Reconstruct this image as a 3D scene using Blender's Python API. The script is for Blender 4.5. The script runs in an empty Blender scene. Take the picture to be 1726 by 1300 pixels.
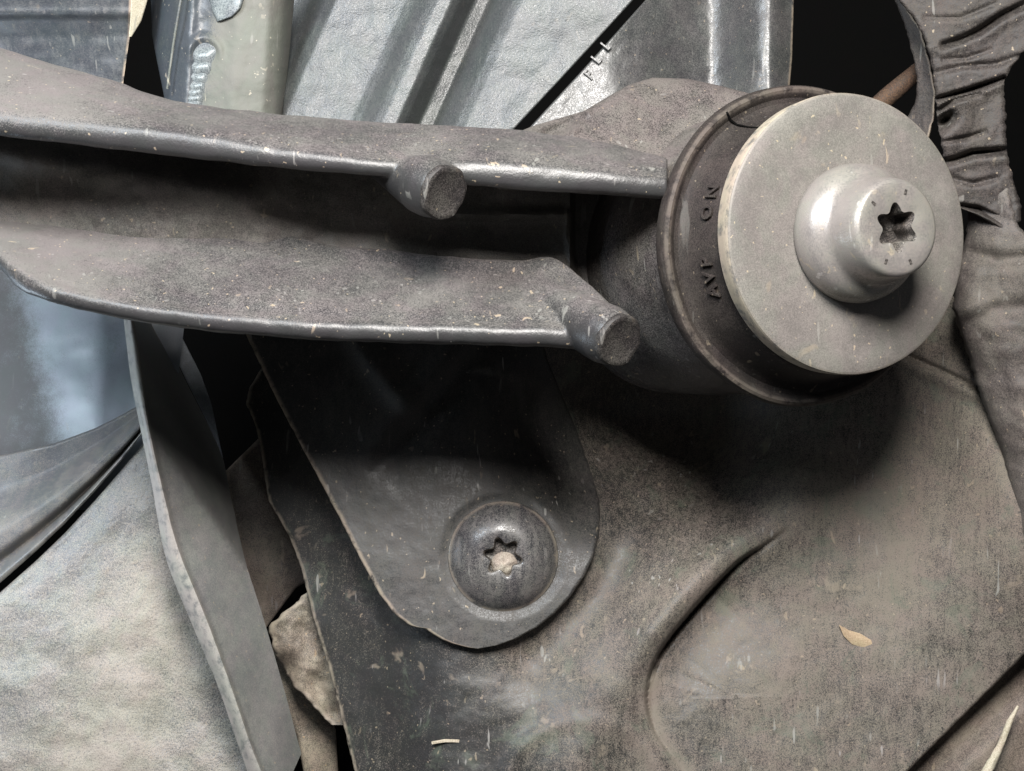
import bpy, math, random
import numpy as np
from mathutils import Vector, Matrix, noise

random.seed(7)
SC = bpy.context.scene
# ------------------------------------------------------------------ frame
# The layout is measured in photograph pixels at a reference distance; one
# such pixel is 0.11 mm.  d is how much farther than that distance a point is.
D = 2400.0
S = 0.00011
def W(x, y, d=0.0):
    x, y, d = float(x), float(y), float(d)
    k = 1.0 + d / D
    return Vector((S * (x - 863) * k, S * (D + d), S * (650 - y) * k))

# ------------------------------------------------------------------ camera
cam = bpy.data.cameras.new('camera')
cam.sensor_width = 36.0
cam.lens = D / 1726 * 36.0
cam.clip_start = 0.001
cam.clip_end = 50
cam_o = bpy.data.objects.new('camera', cam)
cam_o.rotation_euler = (math.pi / 2, 0, 0)
SC.collection.objects.link(cam_o)
SC.camera = cam_o

# ------------------------------------------------------------------ light
wd = bpy.data.worlds.new('World')
SC.world = wd
wd.use_nodes = True
wd.node_tree.nodes['Background'].inputs[0].default_value = (0.92, 0.95, 1.0, 1)
wd.node_tree.nodes['Background'].inputs[1].default_value = 0.062

def area(name, loc, target, size, power, col):
    l = bpy.data.lights.new(name, 'AREA')
    l.shape = 'DISK'
    l.size = size
    l.energy = power
    l.color = col
    o = bpy.data.objects.new(name, l)
    o.location = loc
    o.rotation_euler = (Vector(target) - Vector(loc)).to_track_quat('-Z', 'Y').to_euler()
    SC.collection.objects.link(o)
    return o

area('work_lamp', (0.014, 0.0, 0.190), W(800, 620, 250), 0.13, 2.75, (1.0, 0.965, 0.925))
area('side_daylight', (-0.17, 0.06, 0.185), W(500, 400, 200), 0.12, 1.1, (0.86, 0.93, 1.0))
area('wheel_arch_daylight', (-0.17, 0.30, -0.02), W(150, 640, 700), 0.06, 0.075, (0.74, 0.87, 1.0))

vs = SC.view_settings
vs.view_transform = 'Standard'
vs.look = 'None'
vs.exposure = 0.12
vs.gamma = 1.0
vs.use_curve_mapping = False
SC.cycles.max_bounces = 5

# ------------------------------------------------------------------ materials
class NT:
    def __init__(self, m):
        self.t = m.node_tree
        self.n = self.t.nodes
    def add(self, typ, **kw):
        n = self.n.new(typ)
        for k, v in kw.items():
            setattr(n, k, v)
        return n
    def put(self, sock, v):
        if isinstance(v, bpy.types.NodeSocket):
            self.t.links.new(v, sock)
        elif isinstance(v, (tuple, list)):
            sock.default_value = tuple(v) + (1.0,) if len(v) == 3 and sock.type == 'RGBA' else tuple(v)
        else:
            sock.default_value = v
    def math(self, op, a, b=0.0, clamp=False):
        n = self.add('ShaderNodeMath', operation=op, use_clamp=clamp)
        self.put(n.inputs[0], a)
        self.put(n.inputs[1], b)
        return n.outputs[0]
    def noise(self, vec, scale, detail=3.0, rough=0.55, dist=0.0):
        n = self.add('ShaderNodeTexNoise')
        self.put(n.inputs['Vector'], vec)
        n.inputs['Scale'].default_value = scale
        n.inputs['Detail'].default_value = detail
        n.inputs['Roughness'].default_value = rough
        n.inputs['Distortion'].default_value = dist
        return n.outputs[0]
    def ramp(self, v, lo, hi):
        n = self.add('ShaderNodeMapRange', interpolation_type='SMOOTHSTEP')
        self.put(n.inputs[0], v)
        self.put(n.inputs[1], lo)
        self.put(n.inputs[2], hi)
        return n.outputs[0]
    def mix(self, f, a, b):
        n = self.add('ShaderNodeMix', data_type='RGBA')
        self.put(n.inputs[0], f)
        self.put(n.inputs[6], a)
        self.put(n.inputs[7], b)
        return n.outputs[2]
    def stretch(self, vec, sc, rot=(0, 0, 0)):
        n = self.add('ShaderNodeMapping')
        self.put(n.inputs['Vector'], vec)
        n.inputs['Rotation'].default_value = rot
        n.inputs['Scale'].default_value = sc
        return n.outputs[0]

def grime(name, base, dust_tone, amount=0.5, up=0.0, rough=(0.45, 0.85), grain=1500, bump=0.25,
          metallic=0.0, flecks=0.4, fleck_col=(0.36, 0.29, 0.21), blotch=55, spec=0.5,
          stain=None, stain2=None, left=0.0, wear_col=(0.33, 0.27, 0.21), streak=None, spread=0.55, bump2=0.0, fine=0.7, bdist=0.00022,
          scratch=0.45, scratch_col=(0.26, 0.25, 0.235)):
    """Base colour under uneven dust: big blotches, fine grit, tan flecks, worn edges."""
    m = bpy.data.materials.new(name)
    m.use_nodes = True
    N = NT(m)
    bs = N.n['Principled BSDF']
    co = N.add('ShaderNodeTexCoord').outputs['Object']
    big = N.noise(co, blotch, 4, 0.6, 0.4)
    mid = N.noise(co, 420, 4, 0.65)
    fin = N.noise(co, 2600, 2, 0.7)
    f = N.math('ADD', N.math('MULTIPLY', big, 1.0), N.math('MULTIPLY', mid, 0.55))
    f = N.math('ADD', f, N.math('MULTIPLY', fin, fine))
    gr2 = N.noise(co, 5200, 1, 0.5)
    f = N.math('ADD', f, N.math('MULTIPLY', N.math('SUBTRACT', gr2, 0.5), fine * 1.4))
    if streak:
        st = N.noise(N.stretch(co, (1, 1, 0.12), streak), 900, 3, 0.6)
        f = N.math('ADD', f, N.math('MULTIPLY', N.math('SUBTRACT', st, 0.5), 0.7))
    if up:
        g = N.add('ShaderNodeNewGeometry')
        sx = N.add('ShaderNodeSeparateXYZ')
        N.put(sx.inputs[0], g.outputs['Normal'])
        f = N.math('ADD', f, N.math('MULTIPLY', sx.outputs[2], up))
    f = N.math('ADD', f, N.add('ShaderNodeAttribute', attribute_name='dust_tone').outputs['Fac'])  # per-vertex tone offset; carries painted light on the liner and metal sheet
    if left:      # heavier caking towards the wheel end
        lx = N.add('ShaderNodeSeparateXYZ')
        N.put(lx.inputs[0], co)
        f = N.math('ADD', f, N.math('MULTIPLY', N.ramp(lx.outputs[0], -0.012, -0.065), left))
    mean = 0.5 + 0.275 + fine * 0.5
    c = mean + (0.5 - amount) * 0.9
    f = N.ramp(f, c - spread * 0.5, c + spread * 0.5)
    col = N.mix(f, base, dust_tone)
    if stain:
        s = N.ramp(N.noise(co, 95, 5, 0.65, 0.8), 0.56, 0.66)
        col = N.mix(N.math('MULTIPLY', s, 0.35), col, stain)
    if stain2:
        s = N.ramp(N.noise(co, 150, 3, 0.6, 0.5), 0.645, 0.73)
        col = N.mix(N.math('MULTIPLY', s, 0.4), col, stain2)
    if flecks:
        v1 = N.noise(N.stretch(co, (1.0, 1.0, 0.55), (0.3, 0.5, 0.2)), 430, 2.5, 0.5, 0.6)
        gate = N.ramp(N.noise(co, 38, 2), 0.42, 0.6)
        fl = N.math('MULTIPLY', N.ramp(v1, 0.68, 0.72), gate)
        v2 = N.noise(co, 1100, 1.0, 0.4)
        fl2 = N.ramp(v2, 0.735, 0.765)
        col = N.mix(N.math('MULTIPLY', N.math('MAXIMUM', fl, fl2), flecks), col, fleck_col)
    if scratch:
        sc1 = N.noise(N.stretch(co, (1.0, 1.0, 0.10), (0.4, 0.6, 0.2)), 700, 1.5, 0.5, 0.25)
        sc2 = N.noise(N.stretch(co, (1.0, 1.0, 0.10), (0.2, -0.8, 0.5)), 600, 1.5, 0.5, 0.25)
        sg = N.ramp(N.noise(co, 75, 2), 0.45, 0.62)
        scr = N.math('MULTIPLY', N.math('MAXIMUM', N.ramp(sc1, 0.69, 0.73), N.ramp(sc2, 0.70, 0.74)), sg)
        col = N.mix(N.math('MULTIPLY', scr, scratch), col, scratch_col)
    wa = N.add('ShaderNodeAttribute', attribute_name='wear').outputs['Fac']
    wn = N.math('MULTIPLY', wa, N.ramp(mid, 0.3, 0.55))
    col = N.mix(wn, col, wear_col)
    hue = N.ramp(N.noise(co, 130, 3, 0.6, 0.5), 0.35, 0.65)
    tint = N.mix(hue, (1.025, 0.988, 1.0), (0.978, 1.01, 0.975))
    mt = N.add('ShaderNodeMix', data_type='RGBA', blend_type='MULTIPLY')
    mt.inputs[0].default_value = 1.0
    N.put(mt.inputs[6], col); N.put(mt.inputs[7], tint)
    col = mt.outputs[2]
    N.put(bs.inputs['Base Color'], col)
    r = N.math('ADD', rough[0], N.math('MULTIPLY', f, rough[1] - rough[0]))
    N.put(bs.inputs['Roughness'], r)
    bs.inputs['Metallic'].default_value = 0.0
    if metallic:
        N.put(bs.inputs['Metallic'], N.math('MULTIPLY', N.math('SUBTRACT', 1.0, f), metallic))
    bs.inputs['Specular IOR Level'].default_value = spec
    gn = N.noise(co, grain, 2, 0.6)
    h = N.math('ADD', gn, N.math('MULTIPLY', mid, 0.2))
    if bump2:
        h = N.math('ADD', h, N.math('MULTIPLY', N.noise(co, 160, 3), bump2))
    b = N.add('ShaderNodeBump')
    b.inputs['Strength'].default_value = bump
    b.inputs['Distance'].default_value = bdist
    N.put(b.inputs['Height'], h)
    N.put(bs.inputs['Normal'], b.outputs[0])
    return m

DUST = (0.20, 0.17, 0.15)
M = {}
M['arm'] = grime('arm_black_paint', (0.034, 0.033, 0.034), (0.140, 0.127, 0.121), -0.22, up=0.75, rough=(0.37, 0.78),
                 grain=2100, bump=0.25, flecks=0.6, blotch=60, spread=0.95, fine=1.05, scratch=0.5, left=0.5)
M['sleeve'] = grime('eye_paint', (0.028, 0.026, 0.026), (0.135, 0.119, 0.110), 0.5, spec=0.25, up=0.2, rough=(0.36, 0.85), grain=1500, bump=0.35, flecks=0.5, blotch=90, spread=0.8, fine=1.0)
M['boss'] = grime('boss_end_paint', (0.018, 0.017, 0.017), (0.075, 0.067, 0.062), 0.38, spec=0.3, rough=(0.45, 0.85), grain=1500, bump=0.35, flecks=0.4, blotch=140, fine=0.9, spread=0.8)
M['web'] = grime('arm_inner_paint', (0.045, 0.042, 0.039), (0.155, 0.140, 0.125), 0.5, up=0.1, rough=(0.4, 0.85), grain=1500, bump=0.25, spread=0.9)
M['rubber'] = grime('bushing_rubber', (0.015, 0.0125, 0.012), (0.050, 0.041, 0.037), 0.42, spec=0.2, rough=(0.6, 0.85),
                    scratch=0.15,
                    grain=1500, bump=0.16, flecks=0.25, blotch=90, wear_col=(0.165, 0.138, 0.116), spread=0.9)
M['washer'] = grime('zinc_washer', (0.122, 0.115, 0.106), (0.200, 0.184, 0.168), 0.5, fine=0.6, rough=(0.5, 0.7), grain=2200, bump=0.07,
                    flecks=0.6, stain2=(0.30, 0.245, 0.18), fleck_col=(0.45, 0.37, 0.26), blotch=60, metallic=0.1, wear_col=(0.36, 0.305, 0.24), spread=0.85, scratch=0.35, scratch_col=(0.33, 0.32, 0.295))
M['bolt'] = grime('zinc_bolt', (0.33, 0.314, 0.297), (0.19, 0.172, 0.152), 0.42, fine=0.7, rough=(0.28, 0.6), grain=2200, bump=0.07,
                  flecks=0.4, fleck_col=(0.5, 0.42, 0.3), blotch=120, metallic=0.6, spread=0.7, scratch=0.5, scratch_col=(0.6, 0.58, 0.55))
M['socket'] = grime('bolt_socket', (0.045, 0.042, 0.04), (0.20, 0.18, 0.16), 0.4, rough=(0.35, 0.7), grain=1500, bump=0.3, metallic=0.4)
M['shield'] = grime('shield_plastic', (0.021, 0.021, 0.021), (0.170, 0.145, 0.121), 0.44, rough=(0.42, 0.85), grain=2000, bump=0.18,
                    flecks=0.4, blotch=30, stain=(0.10, 0.120, 0.09), stain2=(0.275, 0.225, 0.175), streak=(0.0, 0.5, 0.0), wear_col=(0.34, 0.29, 0.23), spread=0.85, fine=1.05, scratch=0.75)
M['tab'] = grime('tab_paint', (0.018, 0.0185, 0.019), (0.076, 0.069, 0.062), 0.40, rough=(0.40, 0.8), grain=1900, bump=0.16,
                 flecks=0.6, blotch=60, streak=(0.0, 0.4, 0.0), wear_col=(0.34, 0.28, 0.22), spread=0.95, fine=1.0, scratch=0.85)
M['screw'] = grime('screw_black', (0.036, 0.036, 0.039), (0.13, 0.12, 0.113), 0.42, rough=(0.2, 0.7), grain=1900, bump=0.12,
                   flecks=0.35, blotch=110, streak=(0.0, 0.2, 0.0), wear_col=(0.20, 0.17, 0.14), spread=0.8, scratch=0.4)
M['mud'] = grime('dried_mud', (0.24, 0.20, 0.165), (0.42, 0.37, 0.31), 0.5, rough=(0.8, 0.95), grain=1200, bump=0.8, flecks=0.0)
M['fin'] = grime('liner_edge_plastic', (0.12, 0.124, 0.124), (0.22, 0.215, 0.20), 0.5, rough=(0.42, 0.75), grain=2300, bump=0.10,
                 flecks=0.4, blotch=60, wear_col=(0.40, 0.37, 0.33), spread=0.9)
M['liner'] = grime('liner_grain_plastic', (0.085, 0.092, 0.098), (0.33, 0.30, 0.255), 0.45, rough=(0.35, 0.8), grain=1300, bump=0.85,
                   flecks=0.25, blotch=26, spread=1.5, spec=0.6, fine=1.3)
M['strip'] = grime('seal_strip', (0.085, 0.087, 0.092), (0.17, 0.155, 0.135), 0.42, rough=(0.32, 0.8), grain=1500, bump=0.12, flecks=0.2,
                   wear_col=(0.36, 0.35, 0.33))
M['sheet'] = grime('bare_sheet_metal', (0.25, 0.28, 0.31), (0.075, 0.072, 0.07), 0.35, rough=(0.34, 0.7), grain=1200, bump=0.02, flecks=0.1, fine=0.3, scratch=0.1, spread=1.0)
M['panel'] = grime('grained_panel', (0.040, 0.045, 0.049), (0.090, 0.096, 0.093), 0.48, rough=(0.32, 0.55), grain=2300, bump=0.8, bdist=0.00018,
                   flecks=0.1, blotch=40, spec=0.6, spread=0.9, fine=1.2, scratch=0.2)
M['pillar'] = grime('pillar_primer', (0.050, 0.059, 0.069), (0.135, 0.137, 0.120), 0.5, rough=(0.42, 0.75), grain=1300, bump=0.3, flecks=0.5,
                    blotch=60, bump2=0.4, fleck_col=(0.5, 0.45, 0.36), wear_col=(0.5, 0.52, 0.54), spread=0.8)
M['weld'] = grime('weld_bead', (0.11, 0.125, 0.14), (0.22, 0.235, 0.24), 0.45, rough=(0.26, 0.6), grain=1200, bump=0.2, flecks=0.2, metallic=0.3)
M['moulded'] = grime('moulded_panel_plastic', (0.030, 0.031, 0.033), (0.085, 0.083, 0.078), 0.42, rough=(0.28, 0.7), grain=1700, bump=0.28,
                     flecks=0.3, blotch=40, spec=0.6, spread=0.9)
M['plate'] = grime('painted_plate', (0.040, 0.046, 0.055), (0.095, 0.097, 0.098), 0.32, rough=(0.35, 0.7), grain=1600, bump=0.10, flecks=0.3,
                   streak=(0.0, -0.5, 0.0), wear_col=(0.5, 0.40, 0.31), spread=0.9)
M['boot'] = grime('perished_rubber', (0.018, 0.015, 0.014), (0.078, 0.066, 0.058), 0.42, rough=(0.6, 0.9), grain=900, bump=0.7, flecks=0.6,
                  blotch=90, streak=(0.0, 1.2, 0.0), bump2=0.6, spread=0.8, fine=0.9)
M['hose'] = grime('dusty_hose', (0.040, 0.036, 0.035), (0.145, 0.127, 0.114), 0.5, rough=(0.55, 0.9), grain=1200, bump=0.35, flecks=0.6, blotch=70, bump2=0.6, spread=0.9, fine=0.9)
M['brown'] = grime('brown_dirt_panel', (0.065, 0.052, 0.045), (0.20, 0.165, 0.135), 0.5, rough=(0.6, 0.9), grain=1300, bump=0.3, flecks=0.4)
M['block'] = grime('dirty_block', (0.10, 0.088, 0.072), (0.32, 0.27, 0.21), 0.5, rough=(0.6, 0.9), grain=1000, bump=0.5, flecks=0.6,
                   fleck_col=(0.55, 0.36, 0.19), bump2=0.8, wear_col=(0.42, 0.36, 0.29))
M['rust'] = grime('rust', (0.03, 0.018, 0.012), (0.10, 0.055, 0.03), 0.45, rough=(0.7, 0.9), grain=1200, bump=0.5, flecks=0.0)
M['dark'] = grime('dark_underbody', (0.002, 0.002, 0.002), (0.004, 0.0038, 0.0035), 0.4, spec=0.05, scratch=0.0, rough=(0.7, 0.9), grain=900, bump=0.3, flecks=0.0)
M['straw'] = grime('dry_stalk', (0.34, 0.29, 0.21), (0.52, 0.47, 0.38), 0.5, rough=(0.7, 0.9), grain=1500, bump=0.3, flecks=0.0)
M['leaf'] = grime('dry_leaf', (0.30, 0.22, 0.14), (0.42, 0.33, 0.22), 0.5, rough=(0.7, 0.9), grain=1500, bump=0.3, flecks=0.0)

# ------------------------------------------------------------------ mesh helpers
def mk(name, verts, faces, mat, parent=None, smooth=True, sharp=40, wear=None, origin=None):
    me = bpy.data.meshes.new(name)
    vs_ = [Vector(v) for v in verts]
    if origin is None:
        origin = sum(vs_, Vector()) / len(vs_)
    me.from_pydata([tuple(v - origin) for v in vs_], [], faces)
    me.validate()
    me.update()
    import bmesh
    bm = bmesh.new()
    bm.from_mesh(me)
    bmesh.ops.recalc_face_normals(bm, faces=bm.faces)
    bm.to_mesh(me)
    bm.free()
    if wear is not None:
        a = me.attributes.new('wear', 'FLOAT', 'POINT')
        a.data.foreach_set('value', np.asarray(wear, dtype=np.float32))
    if smooth:
        me.polygons.foreach_set('use_smooth', [True] * len(me.polygons))
        me.set_sharp_from_angle(angle=math.radians(sharp))
    me.materials.append(mat)
    o = bpy.data.objects.new(name, me)
    SC.collection.objects.link(o)
    o.location = origin
    if parent is not None:
        o.parent = parent
        o.location = origin - parent_loc(parent)
    return o

def parent_loc(p):
    v = Vector(p.location)
    while p.parent:
        p = p.parent
        v += Vector(p.location)
    return v

def thing(name, loc, label, cat, group=None):
    o = bpy.data.objects.new(name, None)
    o.empty_display_size = 0.005
    SC.collection.objects.link(o)
    o.location = loc
    return tag(o, label, cat, group)

def tag(o, label, cat, group=None, kind=None):
    o['label'] = label
    o['category'] = cat
    if group: o['group'] = group
    if kind: o['kind'] = kind
    return o

def catmull(pts, n, closed=False):
    """resample control points (tuples) to n points"""
    P = np.asarray(pts, dtype=float)
    k = len(P)
    out = []
    segs = k if closed else k - 1
    for i in range(n):
        t = i / n * segs if closed else i / (n - 1) * segs
        j = min(int(t), segs - 1)
        u = t - j
        if closed:
            a, b, c, d = P[(j - 1) % k], P[j], P[(j + 1) % k], P[(j + 2) % k]
        else:
            b, c = P[j], P[j + 1]
            a = P[j - 1] if j > 0 else 2 * b - c
            d = P[j + 2] if j + 2 < k else 2 * c - b
        out.append(0.5 * (2 * b + (c - a) * u + (2 * a - 5 * b + 4 * c - d) * u * u + (3 * b - a - 3 * c + d) * u ** 3))
    return np.array(out)

def loft(rows, n_rows, n_sec):
    """rows: list of closed control sections [(x,y,d),...] -> closed tube with caps"""
    R = np.array([catmull(r, n_sec, True) for r in rows])
    R = np.array([catmull(R[:, j], n_rows) for j in range(n_sec)]).transpose(1, 0, 2)
    verts = [W(*p) for row in R for p in row]
    faces = []
    for i in range(n_rows - 1):
        for j in range(n_sec):
            a, b = i * n_sec + j, i * n_sec + (j + 1) % n_sec
            faces.append((a, b, b + n_sec, a + n_sec))
    faces.append(tuple(range(n_sec)))
    faces.append(tuple((n_rows - 1) * n_sec + j for j in range(n_sec)))
    return verts, faces

def fbm(x, y, sc, seed=0.0):
    return noise.fractal(Vector((x * sc, y * sc, seed)), 1.0, 2.0, 4)

def sheet(name, a, b, t0, t1, nu, nv, dfun, mat, thick=12, edge=4, axis='y', parent=None, rough=0.0,
          wear_edge=0.0, jag=0.0, spacing=None, wear_sides='ab', seed=1.0, dust_tone=None):
    """Moulded/pressed sheet.  axis 'y': a and b are left and right outlines [(x,y)], rows run over y;
    axis 'x': a and b are top and bottom outlines, rows run over x.  dfun(x,y) is its depth."""
    a = np.asarray(a, float); b = np.asarray(b, float)
    iv, io = (1, 0) if axis == 'y' else (0, 1)
    T = np.linspace(0, 1, nv)
    if spacing == 'end': T = 1 - (1 - T) ** 1.8
    T = t0 + (t1 - t0) * T
    oa = np.argsort(a[:, iv]); ob = np.argsort(b[:, iv])
    A = np.interp(T, a[oa, iv], a[oa, io]); B = np.interp(T, b[ob, iv], b[ob, io])
    if jag:
        A = A + np.array([jag * fbm(t, 3.0, 0.08, seed) for t in T])
        B = B + np.array([jag * fbm(t, 9.0, 0.08, seed) for t in T])
    U = np.linspace(0, 1, nu)
    # denser towards both edges
    U = 0.5 - 0.5 * np.cos(np.pi * U) * (0.35) - 0.5 * (1 - 2 * U) * 0.65
    X = A[:, None] + (B - A)[:, None] * U[None, :]
    Tt = np.repeat(T[:, None], nu, 1)
    px, py = (X, Tt) if axis == 'y' else (Tt, X)
    d = dfun(px, py)
    da = np.abs(X - A[:, None]); db = np.abs(B[:, None] - X)
    for dist in (da, db):
        t = np.clip(dist / max(edge, 1e-6), 0, 1)
        d = d + edge * (1 - np.sqrt(np.clip(1 - (1 - t) ** 2, 0, 1)))
    if rough:
        nz = np.array([fbm(x, y, 0.012, seed) for x, y in zip(px.ravel(), py.ravel())]).reshape(px.shape)
        d = d + rough * nz
    wear = np.zeros_like(d)
    if wear_edge:
        if 'a' in wear_sides: wear = np.maximum(wear, np.clip(1.3 - da / wear_edge, 0, 1))
        if 'b' in wear_sides: wear = np.maximum(wear, np.clip(1.3 - db / wear_edge, 0, 1))
    n = nu * nv
    pf = [W(x, y, q) for x, y, q in zip(px.ravel(), py.ravel(), d.ravel())]
    pb = [W(x, y, q + thick) for x, y, q in zip(px.ravel(), py.ravel(), d.ravel())]
    # keep the back the same size as the front, not swelling with distance
    pb = [p * (f.length / p.length) + f.normalized() * thick * S for p, f in zip(pb, pf)]
    faces = []
    for i in range(nv - 1):
        for j in range(nu - 1):
            k = i * nu + j
            faces.append((k, k + 1, k + nu + 1, k + nu))
            faces.append((n + k, n + k + nu, n + k + nu + 1, n + k + 1))
    for i in range(nv - 1):
        k = i * nu
        faces.append((k, k + nu, n + k + nu, n + k))
        k = i * nu + nu - 1
        faces.append((k, n + k, n + k + nu, k + nu))
    for j in range(nu - 1):
        faces.append((j, n + j, n + j + 1, j + 1))
        k = (nv - 1) * nu + j
        faces.append((k, k + 1, n + k + 1, n + k))
    w = np.concatenate([wear.ravel(), wear.ravel()])
    ob = mk(name, pf + pb, faces, mat, parent, wear=w, sharp=50)
    if dust_tone is not None:
        dv = dust_tone(px, py).ravel()
        at = ob.data.attributes.new('dust_tone', 'FLOAT', 'POINT')
        at.data.foreach_set('value', np.concatenate([dv, dv]).astype(np.float32))
    return ob

def seg_dist(px, py, poly):
    """signed distance to a polyline (positive on its right when walking it) and the arc position 0..1"""
    best = np.full(px.shape, 1e9); sign = np.ones(px.shape); arc = np.zeros(px.shape)
    P = np.asarray(poly, float)
    L = np.concatenate([[0], np.cumsum(np.hypot(*(P[1:] - P[:-1]).T))])
    for i in range(len(P) - 1):
        v = P[i + 1] - P[i]; l2 = (v ** 2).sum()
        t = np.clip(((px - P[i, 0]) * v[0] + (py - P[i, 1]) * v[1]) / l2, 0, 1)
        qx = px - P[i, 0] - t * v[0]; qy = py - P[i, 1] - t * v[1]
        ds = np.hypot(qx, qy)
        m = ds < best
        best = np.where(m, ds, best)
        sign = np.where(m, np.sign(v[0] * qy - v[1] * qx + 1e-9), sign)
        arc = np.where(m, (L[i] + t * (L[i + 1] - L[i])) / L[-1], arc)
    return best * sign, arc

def sm(x, lo, hi):
    t = np.clip((x - lo) / (hi - lo), 0, 1)
    return t * t * (3 - 2 * t)

def spl(x, xs, ys, w):
    g = np.arange(xs[0] - 60, xs[-1] + 60, 1.0)
    t_ = np.interp(g, xs, ys)
    kx = np.arange(-3 * w, 3 * w + 1); kr = np.exp(-(kx / w) ** 2); kr /= kr.sum()
    p_ = np.pad(t_, len(kx) // 2, mode='edge')
    return np.interp(x, g, np.convolve(p_, kr, 'valid')[:len(g)])

def gauss(x, w):
    return np.exp(-(x / w) ** 2)

class Frame:
    """axis frame: origin C (world), axis a towards the viewer, lengths in px"""
    def __init__(self, C, a):
        self.C = C; self.a = a.normalized()
        up = Vector((0, 0, 1))
        self.e1 = (up - self.a * up.dot(self.a)).normalized()
        self.e2 = self.a.cross(self.e1).normalized()
    def p(self, r, th, h):
        r, h = float(r), float(h)
        return self.C + S * (self.a * h + (self.e1 * math.cos(th) + self.e2 * math.sin(th)) * r)

def lathe(name, fr, prof, mat, parent=None, n=96, wob=0.0, wear=None, sharp=35, rfun=None, sub=1, seed=3.0):
    pr = []
    for i in range(len(prof) - 1):
        for k in range(sub):
            t = k / sub
            pr.append((prof[i][0] * (1 - t) + prof[i + 1][0] * t, prof[i][1] * (1 - t) + prof[i + 1][1] * t))
    pr.append(prof[-1])
    verts, faces, w = [], [], []
    for (r, h) in pr:
        for j in range(n):
            th = 2 * math.pi * j / n
            rr = r
            if wob and r > 1:
                rr += wob * noise.noise(Vector((math.cos(th) * 2.2, math.sin(th) * 2.2, h * 0.02 + seed)))
            if rfun: rr = rfun(rr, th, h)
            verts.append(fr.p(rr, th, h))
            w.append(wear(r, h, th) if wear else 0.0)
    k = len(pr)
    for i in range(k - 1):
        for j in range(n):
            a, b = i * n + j, i * n + (j + 1) % n
            faces.append((a, b, b + n, a + n))
    if pr[0][0] > 0.01: faces.append(tuple(range(n)))
    if pr[-1][0] > 0.01: faces.append(tuple((k - 1) * n + j for j in range(n)))
    return mk(name, verts, faces, mat, parent, wear=w, sharp=sharp)

def tube(name, pts, radii, mat, parent=None, n=14, m=24, wob=0.0):
    """round bar along (x,y,d) control points"""
    P = catmull(pts, m)
    R = np.interp(np.linspace(0, 1, m), np.linspace(0, 1, len(radii)), radii)
    C = [W(*p) for p in P]
    verts, faces = [], []
    for i, c in enumerate(C):
        t = (C[min(i + 1, m - 1)] - C[max(i - 1, 0)]).normalized()
        e1 = t.cross(Vector((0, 1, 0.3))).normalized(); e2 = t.cross(e1)
        for j in range(n):
            th = 2 * math.pi * j / n
            r = R[i] * (1 + wob * noise.noise(Vector((i * 0.7, j * 0.9, 4.0))))
            r = float(r)
            verts.append(c + S * r * (e1 * math.cos(th) + e2 * math.sin(th)))
    for i in range(m - 1):
        for j in range(n):
            a, b = i * n + j, i * n + (j + 1) % n
            faces.append((a, b, b + n, a + n))
    faces.append(tuple(range(n))); faces.append(tuple((m - 1) * n + j for j in range(n)))
    return mk(name, verts, faces, mat, parent, sharp=50)

def letter_mesh(ch, size, depth):
    """verts (x,y,z in px) and faces of one extruded glyph, centred on its baseline middle"""
    cu = bpy.data.curves.new('glyph', 'FONT')
    cu.body = ch
    cu.size = size
    cu.extrude = depth
    cu.bevel_depth = depth * 0.35
    cu.resolution_u = 3
    cu.align_x = 'CENTER'
    ob = bpy.data.objects.new('glyph', cu)
    SC.collection.objects.link(ob)
    dg = bpy.context.evaluated_depsgraph_get()
    me = ob.evaluated_get(dg).to_mesh()
    v = [tuple(x.co) for x in me.vertices]
    f = [tuple(p.vertices) for p in me.polygons]
    ob.evaluated_get(dg).to_mesh_clear()
    bpy.data.objects.remove(ob)
    bpy.data.curves.remove(cu)
    return v, f

# ================================================================== SETTING
# dark floor pan far behind everything, closing the gaps
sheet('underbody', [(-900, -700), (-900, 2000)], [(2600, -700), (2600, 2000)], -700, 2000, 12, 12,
      lambda x, y: 2600 + 0 * x, M['dark'], thick=20, rough=60)['kind'] = 'structure'

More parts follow.
